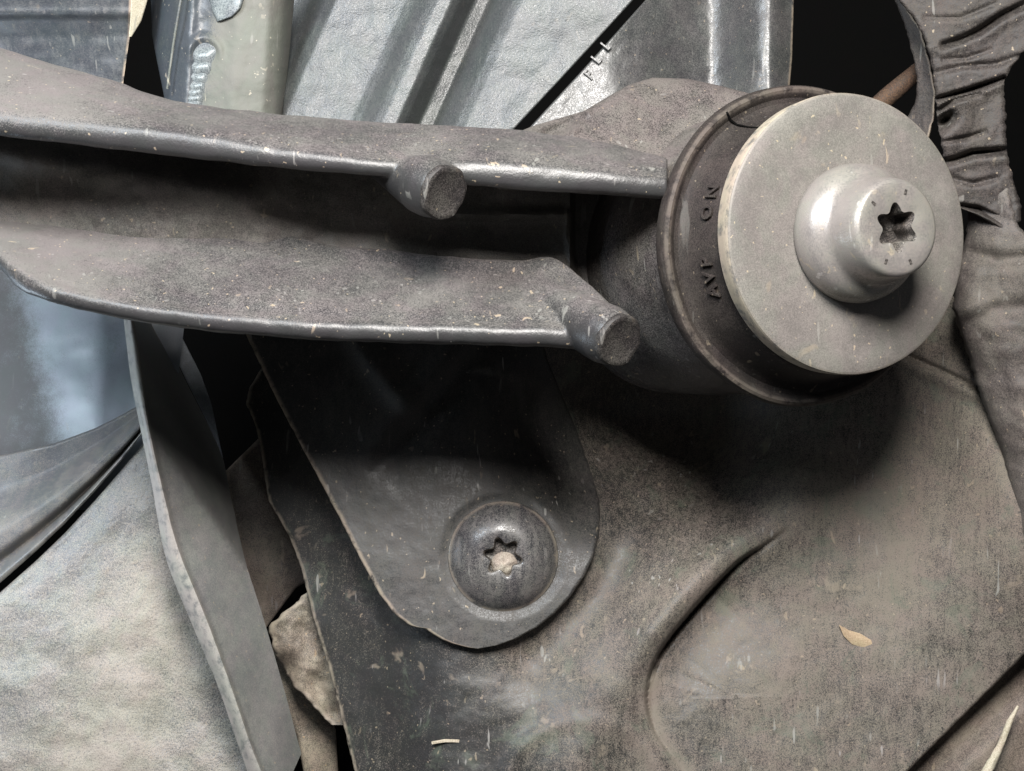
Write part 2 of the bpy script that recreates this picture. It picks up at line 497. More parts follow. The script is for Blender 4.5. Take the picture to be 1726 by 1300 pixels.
# ------------------------------------------------------------------ splash shield, lower right
CREASE = [(1330, 885), (1290, 915), (1245, 945), (1200, 990), (1160, 1035), (1125, 1078), (1100, 1120), (1088, 1180), (1105, 1240), (1150, 1300), (1180, 1340)]
def hollow(x, y):
    return 230 * np.exp(-((x - 1110) / 190.0) ** 2 - ((y - 705) / 135.0) ** 2)
CREASE = [tuple(p) for p in catmull(CREASE, 60)]
def shield_d(x, y):
    d = 592 - 0.20 * (y - 560)
    d = d - 170 * sm(x, 1440, 1740) * sm(y, 1350, 800)
    d = d + 18 * gauss(x - 1560 - 0.25 * (y - 700), 60) * sm(y, 1000, 760)
    s, t = seg_dist(x, y, CREASE)
    amp = np.interp(t, [0, 0.1, 0.3, 0.5, 0.62, 0.78, 1], [0, 12, 58, 50, 20, 5, 1])
    # walking the crease downwards the outer (lower) sheet lies on the left hand side (negative s)
    step = sm(-s, -1.5, 4.5)
    d = d + amp * step * np.exp(-(s / 95.0) ** 2)
    d = d - amp * 0.55 * gauss(s - 26, 30) * (s > 0) + 0.55 * amp * gauss(s + 4, 4)
    d = d - 34 * gauss(seg_dist(x, y, [(1330, 850), (1210, 945), (1110, 1050), (1030, 1160), (960, 1300)])[0], 70)
    d = d + hollow(x, y)
    d = d + 26 * gauss(seg_dist(x, y, [(1080, 870), (1010, 1000), (900, 1110)])[0], 45)
    d = d + 0.55 * np.clip(800 - x, 0, None) * sm(800 - x, 0, 160)
    r = np.hypot(x - 985, y - 1345)
    d = d - 9 * gauss(r - 135, 16) * sm(y, 1180, 1260)
    # puckered seam at the top right
    s2, t2 = seg_dist(x, y, [(1530, 600), (1580, 622), (1640, 650), (1700, 660)])
    d = d + 12 * gauss(s2, 5) - 8 * gauss(s2 - 14, 12)
    return d
def shield_dust_tone(x, y):  # darker tone towards the left, dustier at right, crease and arc
    return -0.42 * sm(seg_dist(x, y, [(520, 500), (640, 900), (820, 1160), (930, 1420)])[0], -110, 90) + 0.2 * sm(x, 950, 1450) + 0.45 * gauss(seg_dist(x, y, [(1095, 1150), (1088, 1185), (1105, 1240), (1150, 1300), (1170, 1330)])[0] + 6, 12) + 0.3 * gauss(np.hypot(x - 985, y - 1345) - 125, 14) * sm(y, 1190, 1260)
SH_L = [(470, 500), (452, 590), (440, 622), (420, 655), (415, 682), (430, 715), (440, 762), (452, 842), (488, 905), (508, 958), (528, 1040), (553, 1120), (573, 1200), (598, 1300), (625, 1420)]
SH_R = [(1850, 500), (1850, 985), (1790, 1050), (1726, 1104), (1640, 1190), (1530, 1300), (1410, 1420)]
o = sheet('splash_shield', SH_L, SH_R, 500, 1420, 380, 330, shield_d, M['shield'], thick=16, edge=7, rough=3.0, wear_edge=5, wear_sides='a', jag=1.2, dust_tone=shield_dust_tone)
tag(o, 'large dusty black plastic shield with a moulded crease filling the lower right', 'splash shield')

# mounting tab over it
TAB_L = [(380, 500), (415, 565), (448, 635), (480, 700), (512, 760), (540, 812), (572, 872), (602, 932), (640, 1002), (664, 1034), (690, 1054), (700, 1057.5), (716, 1059), (730, 1069), (745, 1078), (762, 1085), (785, 1091), (806, 1094)]
TAB_R = [(890, 500), (930, 620), (972, 720), (1000, 800), (1010, 840), (1012, 870), (1009, 905), (1000, 940), (985, 972), (962, 1005), (935, 1034), (905, 1058), (870, 1077), (840, 1088), (806, 1094)]
def tab_d(x, y):
    xr = np.interp(y, [p[1] for p in TAB_R], [p[0] for p in TAB_R])
    d = shield_base(x, y) + hollow(x, y) - 26 + 24 * sm(x - xr, -190, -8) * sm(y, 960, 820)
    r = np.hypot(x - 848, (y - 938))
    d = d + 4 * sm(r, 112, 92)                        # shallow seat for the screw
    s, _ = seg_dist(x, y, [(590, 560), (650, 640), (700, 705)])
    d = d - 16 * gauss(s, 22) * sm(y, 740, 660)
    s, _ = seg_dist(x, y, [(830, 570), (760, 650), (690, 730), (640, 800)])
    d = d + 13 * gauss(s, 26) * sm(y, 830, 700) - 9 * gauss(s - 34, 22) * sm(y, 850, 720)
    return d
def shield_base(x, y):
    return 592 - 0.20 * (y - 560)
o = sheet('mounting_tab', TAB_L, TAB_R, 500, 1094, 150, 220, tab_d, M['tab'], thick=14, edge=6, rough=2.0, wear_edge=7, spacing='end', jag=1.0, wear_sides='a')
tag(o, 'black bracket tab with rounded end and light worn edge, fixed by a domed screw', 'bracket')

# domed button screw
base = shield_base(848, 938) - 22
C = W(848, 938, base)
fs = Frame(C, (Vector((0, -1, 0.10)) + Vector((0.0, 0, 0))))
k = 1 + base / D
def star(r_out, r_in, th, ph=0.0):
    c = 0.5 + 0.5 * math.cos(6 * (th - ph))
    return r_in + (r_out - r_in) * c ** 1.15
def drive_head(name, fr, prof, star_o, star_i, depth, ph, mat, smat, parent, n=144, wear=None):
    """turned head with a six-lobe recess: outer profile, flat top cut by the star, walls and floor"""
    verts, faces, w = [], [], []
    for (r, h) in prof:
        for j in range(n):
            th = 2 * math.pi * j / n
            verts.append(fr.p(r, th, h)); w.append(wear(r, h) if wear else 0)
    rows = len(prof)
    rt, ht = prof[-1]
    for t in (0.35, 0.7, 1.0):
        for j in range(n):
            th = 2 * math.pi * j / n
            s_ = star(star_o * 1.06, star_i * 1.06, th, ph)
            verts.append(fr.p(rt + (s_ - rt) * t, th, ht - (1.5 if t == 1.0 else 0))); w.append(0)
    rows += 3
    for i in range(rows - 1):
        for j in range(n):
            a, b = i * n + j, i * n + (j + 1) % n
            faces.append((a, b, b + n, a + n))
    head = mk(name, verts, faces, mat, parent, wear=w, sharp=30)
    verts, faces = [], []
    for (f, h) in ((1.06, ht - 1.5), (1.0, ht - 5), (0.96, ht - depth * 0.6), (0.92, ht - depth), (0.4, ht - depth * 1.1)):
        for j in range(n):
            th = 2 * math.pi * j / n
            verts.append(fr.p(star(star_o, star_i, th, ph) * f, th, h))
    for i in range(4):
        for j in range(n):
            a, b = i * n + j, i * n + (j + 1) % n
            faces.append((a, b, b + n, a + n))
    faces.append(tuple(4 * n + j for j in range(n)))
    sock = mk('drive_socket', verts, faces, smat, parent, sharp=30)
    return head, sock

t = thing('button_screw', C, 'black domed screw with star socket half filled with pale dirt', 'screw')
kk = k
dome = [(88, -6), (92, -3), (93, 2), (92, 6), (90, 7.5), (86, 12), (79, 20), (69, 27), (57, 33), (47, 36), (42, 37)]
dome = [(r * kk, h * kk) for r, h in dome]
drive_head('head', fs, dome, 32 * kk, 21.5 * kk, 24, 0.30, M['screw'], M['socket'], t, wear=lambda r, h: 0.8 if (h < 8 * kk) else 0.0)
# dirt packed in the lower half of the socket
vv, ff = [], []
n = 28
for i in range(8):
    for j in range(n):
        rr = i / 7; th = 2 * math.pi * j / n
        x = 22 * rr * math.cos(th); y = 20 * rr * math.sin(th)
        hgt = 34 - 15 * rr ** 3 + 4.5 * noise.noise(Vector((x * 0.13, y * 0.13, 2.0)))
        vv.append(fs.p(1e-6, 0, hgt * kk) + S * kk * (fs.e1 * (y - 12) + fs.e2 * (-x - 2)))
for i in range(7):
    for j in range(n):
        a, b = i * n + j, i * n + (j + 1) % n
        ff.append((a, b, b + n, a + n))
mk('dirt_plug', vv, ff, M['mud'], t)

# corner panel, lower right
def corner_d(x, y):
    s, _ = seg_dist(x, y, [(1890, 960), (1726, 1108), (1530, 1304), (1410, 1424)])
    q = np.abs(s)
    return 520 - 75 * sm(q, -5, 70) + 25 * sm(q, 70, 300)
o = sheet('corner_panel', [(1880, 960), (1790, 1046), (1718, 1108), (1632, 1194), (1522, 1304), (1402, 1424)], [(1960, 960), (1960, 1424)], 960, 1424, 80, 120,
          corner_d, M['brown'], thick=16, edge=10, rough=5)
tag(o, 'brown dusty panel corner with rolled edge at the lower right', 'panel')
o = tube('dry_stalk', [(1716, 1190, 408), (1700, 1222, 410), (1684, 1262, 412), (1662, 1304, 414), (1640, 1350, 416)], [2.5, 6, 7, 10, 11], M['straw'], n=10, wob=0.3)
tag(o, 'pale dry stalk lying on the brown panel corner', 'stalk')

# hose / rubber body at the right edge
HL = [(1640, 280), (1632, 340), (1628, 400), (1612, 460), (1606, 520), (1618, 560), (1636, 610), (1645, 650), (1668, 708), (1690, 768), (1704, 840), (1716, 900), (1730, 980), (1745, 1060)]
def hose_d(x, y):
    xl = np.interp(y, [p[1] for p in HL], [p[0] for p in HL])
    q = np.clip((x - xl) / 150.0, 0, 1)
    d = 398 - 95 * np.sqrt(1 - (1 - q) ** 2) + 0.02 * (y - 600)
    s, _ = seg_dist(x, y, [(1610, 560), (1680, 520), (1760, 520)])
    d = d + 12 * gauss(s, 14)
    s, _ = seg_dist(x, y, [(1625, 425), (1690, 440), (1760, 430)])
    return d + 14 * gauss(s, 12)
o = sheet('rubber_hose', HL, [(1690, 280), (1712, 372), (1745, 420), (1810, 480), (1900, 560), (1900, 1060)], 280, 1060, 70, 160, hose_d, M['hose'], thick=60, edge=8, rough=13, seed=4.0, jag=4)
tag(o, 'grey dusty rubber hose running down the right edge below the cracked boot', 'hose')

# cracked wrinkled boot, upper right
BT_L = [(1470, -80), (1515, 0), (1535, 25), (1556, 60), (1570, 110), (1577, 160), (1580, 205), (1590, 260), (1598, 310), (1606, 346), (1640, 360), (1668, 374), (1690, 391)]
BT_R = [(1900, -80), (1900, 20), (1760, 70), (1722, 92), (1700, 122), (1692, 140), (1697, 215), (1696, 250), (1708, 300), (1720, 345), (1722, 372), (1712, 381), (1693, 392)]
CR = [([(1590, 76), (1620, 66), (1650, 52), (1690, 25), (1740, 0)], 5, 30), ([(1575, 168), (1605, 160), (1640, 150), (1692, 132)], 4, 40),
      ([(1580, 188), (1610, 168), (1650, 158)], 4, 22), ([(1584, 212), (1593, 203), (1602, 196)], 9, 60),
      ([(1588, 274), (1612, 268), (1640, 258), (1697, 253)], 5, 38), ([(1570, 125), (1620, 112), (1680, 108), (1726, 92)], 5, 8),
      ([(1590, 100), (1630, 98), (1670, 84)], 4, 6), ([(1588, 240), (1630, 232), (1660, 222)], 4, 12), ([(1608, 345), (1650, 352), (1690, 372)], 4, 26),
      ([(1560, 30), (1620, 30), (1680, 5)], 4, 6), ([(1600, 300), (1640, 310), (1680, 300)], 5, 10)]
def boot_d(x, y):
    d = 330 - 0.25 * (x - 1600) + 0.06 * (y - 200)
    for poly, wd_, dp in CR:
        s, a_ = seg_dist(x, y, poly)
        d = d + dp * gauss(s, wd_) * (0.5 + 0.5 * np.sin(np.pi * np.clip(a_, 0.02, 0.98))) - dp * 0.16 * gauss(s - wd_ * 2.6, wd_ * 2)
    return d
o = sheet('rubber_boot', BT_L, BT_R, -80, 390, 130, 220, boot_d, M['boot'], thick=45, edge=9, rough=5, jag=3, seed=8.0)
tag(o, 'wrinkled cracked brown rubber boot in the upper right corner', 'rubber boot')

# rim of the dark opening, rod behind it
o = sheet('opening_rim', [(1480, -80), (1508, 0), (1524, 40), (1538, 90), (1546, 130), (1544, 170), (1520, 215), (1500, 240)],
          [(1490, -80), (1520, 0), (1552, 50), (1567, 105), (1577, 155), (1574, 205), (1562, 240)], -80, 240, 24, 90,
          lambda x, y: 420 + 0.9 * (1560 - x), M['boot'], thick=10, edge=4, rough=4, wear_edge=3.5, wear_sides='b', jag=1.5)
tag(o, 'thin curved rim with pale edge around the dark opening beside the boot', 'rim')
o = tube('rusty_rod', [(1450, 205, 520), (1500, 160, 520), (1550, 118, 530)], [19, 20, 18], M['rust'])
tag(o, 'rust brown rod crossing the dark opening', 'rod')

# ------------------------------------------------------------------ upper background
def ribbed_d(x, y):
    u = x + 0.45 * y
    d = spl(u, [440, 500, 512, 548, 566, 684, 700, 722, 738, 762, 776, 800, 826, 846, 862, 880, 1300],
                  [720, 718, 710, 580, 556, 548, 538, 506, 496, 496, 522, 612, 618, 565, 542, 532, 470], 3)
    return d - 0.12 * (y - 100)
o = sheet('ribbed_panel', [(505, -90), (494, -20), (484, 100), (474, 215), (466, 320)], [(1142, -90), (1068, 0), (1015, 58), (960, 118), (866, 219), (772, 320)], -90, 320, 260, 110,
          ribbed_d, M['panel'], thick=14, edge=5, rough=5, seed=5.0)
tag(o, 'grey grained plastic panel with upright ribs behind the arm', 'liner panel')

def mould_d(x, y):
    u = x + 0.9 * (y - 100)
    d = 500 + 90 * sm(x, 1020, 1220) + 0.10 * (100 - y) * 0 - 95 * sm(x, 1190, 1300)
    d = d + 45 * sm(x, 1295, 1345)
    return d - 0.10 * (y - 100)
o = thing('moulded_panel', W(1100, 200, 520), 'dark moulded plastic panel with raised letters beside the diagonal gap', 'panel')
sheet('panel_body', [(1168, -90), (1088, 0), (1036, 58), (982, 118), (886, 222), (795, 320)], [(1338, -90), (1338, 0), (1335, 100), (1328, 180), (1316, 320)], -90, 320, 150, 110,
      mould_d, M['moulded'], thick=14, edge=4, rough=4, parent=o, wear_edge=3, wear_sides='b')
e_read = (W(1040, 62, 498) - W(985, 128, 498)).normalized()
e_dep = (W(0, 0, 0) - W(0, 0, 0)) if False else Vector((0, -1, 0))
e_up = e_dep.cross(e_read).normalized()
for ch, cx, cy in (('F', 1000, 132), ('L', 1012, 105), ('L', 1028, 82)):
    v, f = letter_mesh(ch, 32, 1.8)
    c = W(cx, cy, 494)
    pts = [c + S * (e_read * p[0] * 0.9 + e_up * p[1] + e_dep * p[2]) for p in v]
    mk('letter', pts, f, M['moulded'], o, sharp=30)

# welded pillar
def pillar_d(x, y):
    u = x + 0.06 * y
    d = spl(u, [240, 258, 275, 300, 318, 324, 330, 345, 372, 400, 455, 480, 500], [760, 620, 545, 492, 470, 460, 470, 474, 462, 452, 466, 510, 640], 7)
    r = np.hypot((x - 345), (y - 92) * 0.9)
    d = d - 10 * gauss(r - 26, 7) * sm(y, 120, 70)
    r = np.hypot((x - 372), (y - 40))
    d = d + 6 * gauss(r, 25)
    return d
o = thing('welded_pillar', W(370, 180, 470), 'pale grey-green pillar with a lumpy weld seam, left of the ribbed panel', 'pillar')
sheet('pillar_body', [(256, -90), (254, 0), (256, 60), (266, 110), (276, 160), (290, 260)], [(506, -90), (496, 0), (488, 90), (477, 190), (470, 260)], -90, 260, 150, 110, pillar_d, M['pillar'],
      thick=14, edge=10, rough=6, seed=2.0, parent=o, dust_tone=lambda x, y: -0.45 + 0.95 * sm(x + 0.1 * y, 335, 385))  # darker bluish left half, lighter green-grey right half
for i, (wx, wy, wr) in enumerate([(344, 84, 30), (341, 106, 26), (336, 126, 23), (333, 141, 20), (330, 153, 18), (328, 164, 17), (327, 174, 17)]):
    fr = Frame(W(wx, wy, pillar_d(np.array(wx * 1.0), np.array(wy * 1.0)) + 5), Vector((-0.15, -1, 0.6)))
    lathe('weld_ripple', fr, [(wr * 1.15, -9), (wr * 1.05, 0), (wr * 0.95, 5), (wr * 0.8, 8.5), (wr * 0.55, 10), (wr * 0.25, 10), (0.001, 10)], M['weld'], o, n=36, wob=4.0, seed=i * 1.7)
# dark tongue of sealer at the pillar's top
sheet('sealer_patch', [(350, -60), (352, 0), (358, 20), (366, 36)], [(425, -60), (411, 0), (406, 14), (392, 28), (368, 37)], -60, 37, 30, 40,
      lambda x, y: pillar_d(x, y) - 7, M['weld'], thick=8, edge=6, rough=4, parent=o)
tube('raised_seam', [(318, -60, 455), (305, 0, 452), (298, 40, 456), (290, 90, 464), (282, 150, 474)], [3.2, 3, 3, 2.6, 2.6], M['pillar'], parent=o, n=10)

# bent plate at the top left
def plate_d(x, y):
    return spl(y, [-90, 12, 22, 34, 60, 260], [455, 500, 500, 520, 540, 580], 5) + 0.02 * x
o = thing('bent_plate', W(100, 130, 540), 'dark blue-grey bent plate with a bright fold at the top left corner', 'plate')
sheet('plate_face', [(-200, -90), (-200, 260)], [(224, -90), (221, 0), (219, 60), (213, 100), (207, 145), (200, 260)], -90, 260, 60, 120, plate_d, M['plate'], thick=10, edge=3, rough=5, parent=o,
      wear_edge=2.5, wear_sides='b')
sheet('plate_flange', [(226, -90), (221, 0), (219, 40), (217, 62)], [(268, -90), (249, 0), (238, 36), (222, 62)], -90, 62, 16, 30,
      lambda x, y: 490 + 1.0 * (x - 220) + 0.3 * y, M['straw'], thick=8, edge=2, parent=o)

# ------------------------------------------------------------------ lower left
o = sheet('metal_sheet', [(-250, 380), (-250, 860)], [(330, 380), (300, 640), (262, 690), (250, 700), (240, 860)], 380, 860, 60, 60,
          lambda x, y: 790 + 0.35 * np.abs(x - 170) - 0.10 * (y - 600), M['sheet'], thick=10, dust_tone=lambda x, y: 0.9 * sm(x - 0.25 * (y - 600), 110, 20) - 0.3, rough=6, seed=6.0)  # light falloff put into the colour: left side darkened, lit patch kept pale
tag(o, 'pale blue-lit sheet metal glimpsed under the left end of the arm', 'metal sheet')
ST_T = [(-250, 805), (-100, 785), (0, 768), (90, 748), (160, 722), (200, 702), (255, 672)]
ST_B = [(-250, 1130), (-100, 1050), (0, 983), (60, 930), (110, 882), (160, 828), (205, 776), (255, 712)]
def strip_d(x, y):
    yt = np.interp(x, [p[0] for p in ST_T], [p[1] for p in ST_T]); yb = np.interp(x, [p[0] for p in ST_B], [p[1] for p in ST_B])
    q = (y - yt) / (yb - yt)
    return 700 - 70 * sm(q, 0.25, 0.62) + 28 * gauss(q - 0.84, 0.06) - 8 * gauss(q - 0.95, 0.04)
o = sheet('seal_strip', ST_T, ST_B, -250, 255, 70, 90, strip_d, M['strip'], thick=12, edge=6, axis='x', rough=4, wear_edge=6, wear_sides='b')
tag(o, 'dark curved seal strip with pale lip above the speckled liner', 'seal strip')
def liner_d(x, y):
    return 640 - 0.14 * (y - 800) + 0.10 * np.abs(x - 240) - 22 * gauss(seg_dist(x, y, [(-50, 1330), (160, 1060), (250, 880)])[0], 130)
o = sheet('wheel_liner', [(-250, 1150), (-100, 1066), (0, 999), (60, 946), (110, 898), (160, 844), (205, 792), (255, 730), (275, 790), (300, 880), (340, 990), (390, 1110), (430, 1230)], [(-250, 1450), (480, 1450)], -250, 425, 130, 130,
          liner_d, M['liner'], thick=14, edge=10, axis='x', rough=9, seed=9.0,
          dust_tone=lambda x, y: 0.45 * gauss(seg_dist(x, y, [(255, 960), (240, 1080), (170, 1300)])[0], 85) - 0.25 * gauss(np.hypot(x - 170, y - 880), 110))  # lit warm band and the arm's shade painted into the colour
tag(o, 'speckled grey grained plastic wheel liner at the lower left', 'wheel liner')

# upright edge strip (liner flange) below the arm
FE = [(205, 470, 405), (213, 530, 408), (225, 630, 414), (238, 702, 420), (262, 820, 430), (285, 940, 440), (330, 1055, 442), (370, 1150, 444), (405, 1250, 446), (440, 1350, 448)]
FF = [(213, 470, 397), (222, 530, 400), (238, 640, 406), (251, 722, 412), (280, 850, 422), (302, 930, 430), (352, 1055, 430), (392, 1165, 430), (428, 1270, 432), (468, 1360, 434)]
FG = [(232, 470, 600), (268, 545, 600), (312, 640, 600), (345, 705, 600), (375, 772, 600), (392, 850, 600), (412, 940, 595), (437, 1020, 590), (470, 1130, 585), (508, 1270, 580)]
def flange_strip():
    m = 120
    E, F, G = catmull(FE, m), catmull(FF, m), catmull(FG, m)
    rows, wears = [], []
    for i in range(m):
        e, f, g = E[i], F[i], G[i]
        prof = []
        for q in np.linspace(0, 1, 6): prof.append((e * (1 - q) + f * q + np.array([0, 0, -4 * math.sin(math.pi * q)]), 0.5))
        prof.append((f + np.array([3, 0, 9]), 0.2))
        for q in np.linspace(0.05, 1, 18):
            p_ = f * (1 - q) + g * q + np.array([0, 0, 10.0])
            up_ = (p_[0] - 245) * 0.82 - (p_[1] - 715) * 0.574      # folded back above this line
            p_[2] += 2.6 * max(0.0, up_)
            prof.append((p_, 0.0))
        rows.append([p for p, _ in prof]); wears.append([w_ for _, w_ in prof])
    n_ = len(rows[0])
    front = [W(p[0] + 0.5 * fbm(i * 9, j, 0.03), p[1], p[2]) for i, r in enumerate(rows) for j, p in enumerate(r)]
    off = Vector((-9 * S, 9 * S, 0))
    back = [p + off for p in front]
    N_ = len(front)
    faces = []
    for i in range(m - 1):
        for j in range(n_ - 1):
            a = i * n_ + j
            faces.append((a, a + 1, a + n_ + 1, a + n_)); faces.append((N_ + a, N_ + a + n_, N_ + a + n_ + 1, N_ + a + 1))
        a = i * n_; faces.append((a, a + n_, N_ + a + n_, N_ + a))
        a = i * n_ + n_ - 1; faces.append((a, N_ + a, N_ + a + n_, a + n_))
    w = [x for r in wears for x in r]
    return mk('liner_flange', front + back, faces, M['fin'], wear=w + w, sharp=35)
o = flange_strip()
tag(o, 'upright grey plastic liner flange with pale front lip, running down from under the arm', 'liner flange')

o = sheet('pale_strip', [(262, 520), (270, 548), (314, 642), (347, 707), (374, 772)], [(284, 520), (296, 548), (338, 630), (356, 680), (376, 772)], 520, 772, 12, 60,
          lambda x, y: 940 + 0 * x, M['sheet'], thick=10, edge=3, rough=3)
tag(o, 'narrow pale strip of metal beside the dark top of the liner flange', 'metal strip')
o = sheet('inner_bracket', [(470, 715), (440, 735), (378, 796), (384, 850), (402, 930), (420, 1000), (440, 1062)], [(560, 715), (560, 900), (555, 960), (500, 990), (446, 1062)], 715, 1062, 50, 70,
          lambda x, y: 960 + 0.1 * (y - 800), M['brown'], thick=14, edge=6, rough=10, seed=11.0, wear_edge=8, wear_sides='a')
tag(o, 'dim brown bracket seen in the gap between liner flange and shield', 'bracket')
o = sheet('dirty_block', [(540, 984), (520, 998), (452, 1056), (458, 1085), (472, 1120), (500, 1160), (530, 1195), (558, 1222)], [(640, 984), (640, 1222)], 984, 1222, 50, 70,
          lambda x, y: 700 + 30 * gauss(seg_dist(x, y, [(470, 1130), (520, 1140), (560, 1200)])[0], 22) - 25 * gauss(np.hypot(x - 515, y - 1130), 26), M['block'], thick=60, edge=14, rough=22, seed=13.0, wear_edge=10, jag=5)
tag(o, 'tan dirt-crusted block behind the left edge of the shield', 'block')
o = sheet('rear_rail', [(440, 1090), (450, 1110), (500, 1240), (530, 1400)], [(460, 1090), (545, 1170), (566, 1230), (570, 1300), (575, 1400)], 1090, 1400, 30, 50,
          lambda x, y: 820 + 0.3 * (x - 500), M['block'], thick=20, edge=12, rough=10, seed=15.0)
tag(o, 'drab green-brown rail under the dirty block, beside the liner flange', 'rail')

# ================================================================== CONTROL ARM
arm = thing('control_arm', W(700, 420, 120), 'dusty black channel-section control arm crossing the picture to the round bushing', 'control arm')

UF = [  # x, back-top y, front-top y, front-bottom y, d front, d back
    (-160, 30, 158, 222, -10, 250), (-80, 52, 168, 224, -8, 246), (0, 80, 178, 229, -6, 240), (100, 110, 190, 240, -2, 232), (200, 139, 201, 252, 2, 226), (250, 158, 207, 258, 4, 222), (330, 176, 217, 267, 6, 216),
    (450, 190, 236, 280, 8, 208), (600, 203, 258, 294, 10, 200), (700, 209, 266, 302, 12, 196), (800, 214, 262, 312, 14, 190), (880, 220, 266, 320, 16, 186), (1000, 236, 279, 327, 20, 170), (1070, 252, 287, 332, 24, 150), (1125, 268, 292, 336, 30, 140)]
rows = []
for x, bt, ft, fb, df, db in UF:
    h = fb - ft
    rows.append([(x, bt, db), (x, bt + (ft - bt) * 0.35, db + (df - db) * 0.42), (x, bt + (ft - bt) * 0.82, db + (df - db) * 0.80), (x, ft - 2, df + 22), (x, ft + h * 0.16, df + 5), (x, ft + h * 0.42, df), (x, ft + h * 0.70, df + 1), (x, fb - h * 0.08, df + 7),
                 (x, fb + 1, df + 22), (x, fb - 3, df + 46), (x, fb - 16, df + (db - df) * 0.5), (x, bt + 60, db), (x, bt + 30, db + 12)])
v, f = loft(rows, 220, 44)
v = [p + Vector((0, 1, 0)) * S * 2.2 * fbm(p.x / S, p.z / S, 0.012, 2.0) + Vector((0, 0, 1)) * S * 1.8 * fbm(p.x / S, p.y / S, 0.02, 5.0) for p in v]
UPPER = (v, f)

LF = [
    (-40, 350, 392, 418, 150, 260), (0, 368, 424, 452, 80, 252), (30, 374, 446, 484, 40, 246), (60, 380, 464, 500, 18, 240), (100, 385, 478, 512, 8, 236), (200, 398, 500, 536, 4, 228), (300, 398, 514, 551, 6, 224), (400, 404, 524, 562, 8, 220), (480, 420, 530, 569, 10, 216),
    (560, 438, 535, 574, 12, 212), (650, 446, 538, 577, 14, 206), (760, 458, 541, 580, 16, 200), (860, 464, 543, 582, 18, 194), (930, 460, 545, 585, 20, 188), (975, 480, 548, 588, 22, 165), (1020, 510, 551, 590, 26, 115), (1048, 536, 560, 588, 32, 70)]
rows = []
for x, bt, ft, fb, df, db in LF:
    h = fb - ft
    rows.append([(x, bt - 26 * min(1.0, max(0.0, (1050 - x) / 120.0)), db + 14), (x, bt, db - 12), (x, bt + (ft - bt) * 0.4, db + (df - db) * 0.45), (x, bt + (ft - bt) * 0.82, df + (db - df) * 0.19), (x, ft - 2, df + 20), (x, ft + h * 0.18, df + 5), (x, ft + h * 0.44, df),
                 (x, ft + h * 0.72, df + 1), (x, fb - h * 0.06, df + 7), (x, fb + 1, df + 20), (x, fb - 3, df + 44), (x, bt + (fb - bt) * 0.75, db), (x, bt + 45, db + 40), (x, bt + 5, db + 42)])
v, f = loft(rows, 220, 46)
v = [p + Vector((0, 1, 0)) * S * 2.2 * fbm(p.x / S, p.z / S, 0.012, 12.0) + Vector((0, 0, 1)) * S * 2.2 * fbm(p.x / S, p.y / S, 0.02, 15.0) for p in v]
LOWER = (v, f)

def web_d(x, y):
    d = 232 - 0.03 * x - 40 * gauss(np.hypot((x - 330) * 0.55, (y - 330)), 80)
    d = d + 30 * sm(x, 420, 560) + 45 * sm(x, 640, 800) - 20 * gauss(seg_dist(x, y, [(0, 255), (250, 300), (420, 330)])[0], 26) - 16 * gauss(y - 362, 9) * sm(x, 690, 760) * sm(x, 965, 955)
    return d + 55 * sm(x, 960, 968) - 12 * gauss(x - 957 - 0.004 * (y - 380) ** 2 * 0.5, 5)
sheet('web', [(-180, 120), (300, 200), (700, 240), (985, 262), (1090, 290)], [(-180, 400), (200, 430), (480, 450), (760, 480), (930, 485), (990, 566), (1090, 584)], -180, 1066, 60, 260, web_d, M['web'], thick=20, edge=10, axis='x', parent=arm, rough=7, seed=3.0)

# cast bosses on the flange edges: the end is a part, its swelling root is fused into the flange
def ring_solid(fr, prof, n=40):
    v_, f_ = [], []
    for (r, h) in prof:
        for j in range(n): v_.append(fr.p(r, 2 * math.pi * j / n, h))
    for i in range(len(prof) - 1):
        for j in range(n):
            a_, b_ = i * n + j, i * n + (j + 1) % n
            f_.append((a_, b_, b_ + n, a_ + n))
    f_.append(tuple(range(n))); f_.append(tuple((len(prof) - 1) * n + j for j in range(n)))
    return v_, f_
def boss(c, back, r_back, flange):
    C_ = W(*c); a_ = C_ - W(*back)
    L = a_.length / S
    fr = Frame(C_, a_)
    prof = [(r_back * 0.4, -L * 1.08), (r_back, -L), (r_back * 0.4 + 30, -L * 0.6), (50, -L * 0.33), (51, -L * 0.2), (47, -16), (44, -6)]
    lathe('boss', fr, [(30, -20), (44, -18), (46.5, -10), (46, -5), (43, -1.2), (38, 0), (31, -2), (0.001, -3)], M['boss'], arm, n=72, wob=4.0, sub=2, seed=c[0] * 0.01)
    v0_, f0_ = flange
    v1_, f1_ = ring_solid(fr, prof)
    k0 = len(v0_)
    return v0_ + v1_, f0_ + [tuple(i + k0 for i in q) for q in f1_]
def fuse(o_, it):
    m = o_.modifiers.new('fuse', 'REMESH'); m.mode = 'VOXEL'; m.voxel_size = 2.4 * S; m.use_smooth_shade = True
    m = o_.modifiers.new('relax', 'SMOOTH'); m.factor = 0.5; m.iterations = it
fuse(mk('upper_flange', *boss((752, 326, -22), (636, 282, 120), 20, UPPER), M['arm'], arm, smooth=False), 16)
fuse(mk('lower_flange', *boss((1047, 576, -16), (935, 520, 125), 40, LOWER), M['arm'], arm, smooth=False), 16)

# ------------------------------------------------------------------ bushing end
Cw = W(1434, 395, 0)
sight = Cw.normalized()
side = (W(1520, 383, 0) - Cw)
side = (side - sight * side.dot(sight)).normalized()
TILT = math.radians(35.5)
ax = (-sight * math.cos(TILT) + side * math.sin(TILT)).normalized()
fb_ = Frame(Cw, ax)
fr2 = Frame(Cw + ax * S * -30 + Vector((-5 * S, 0, -11 * S)), ax)

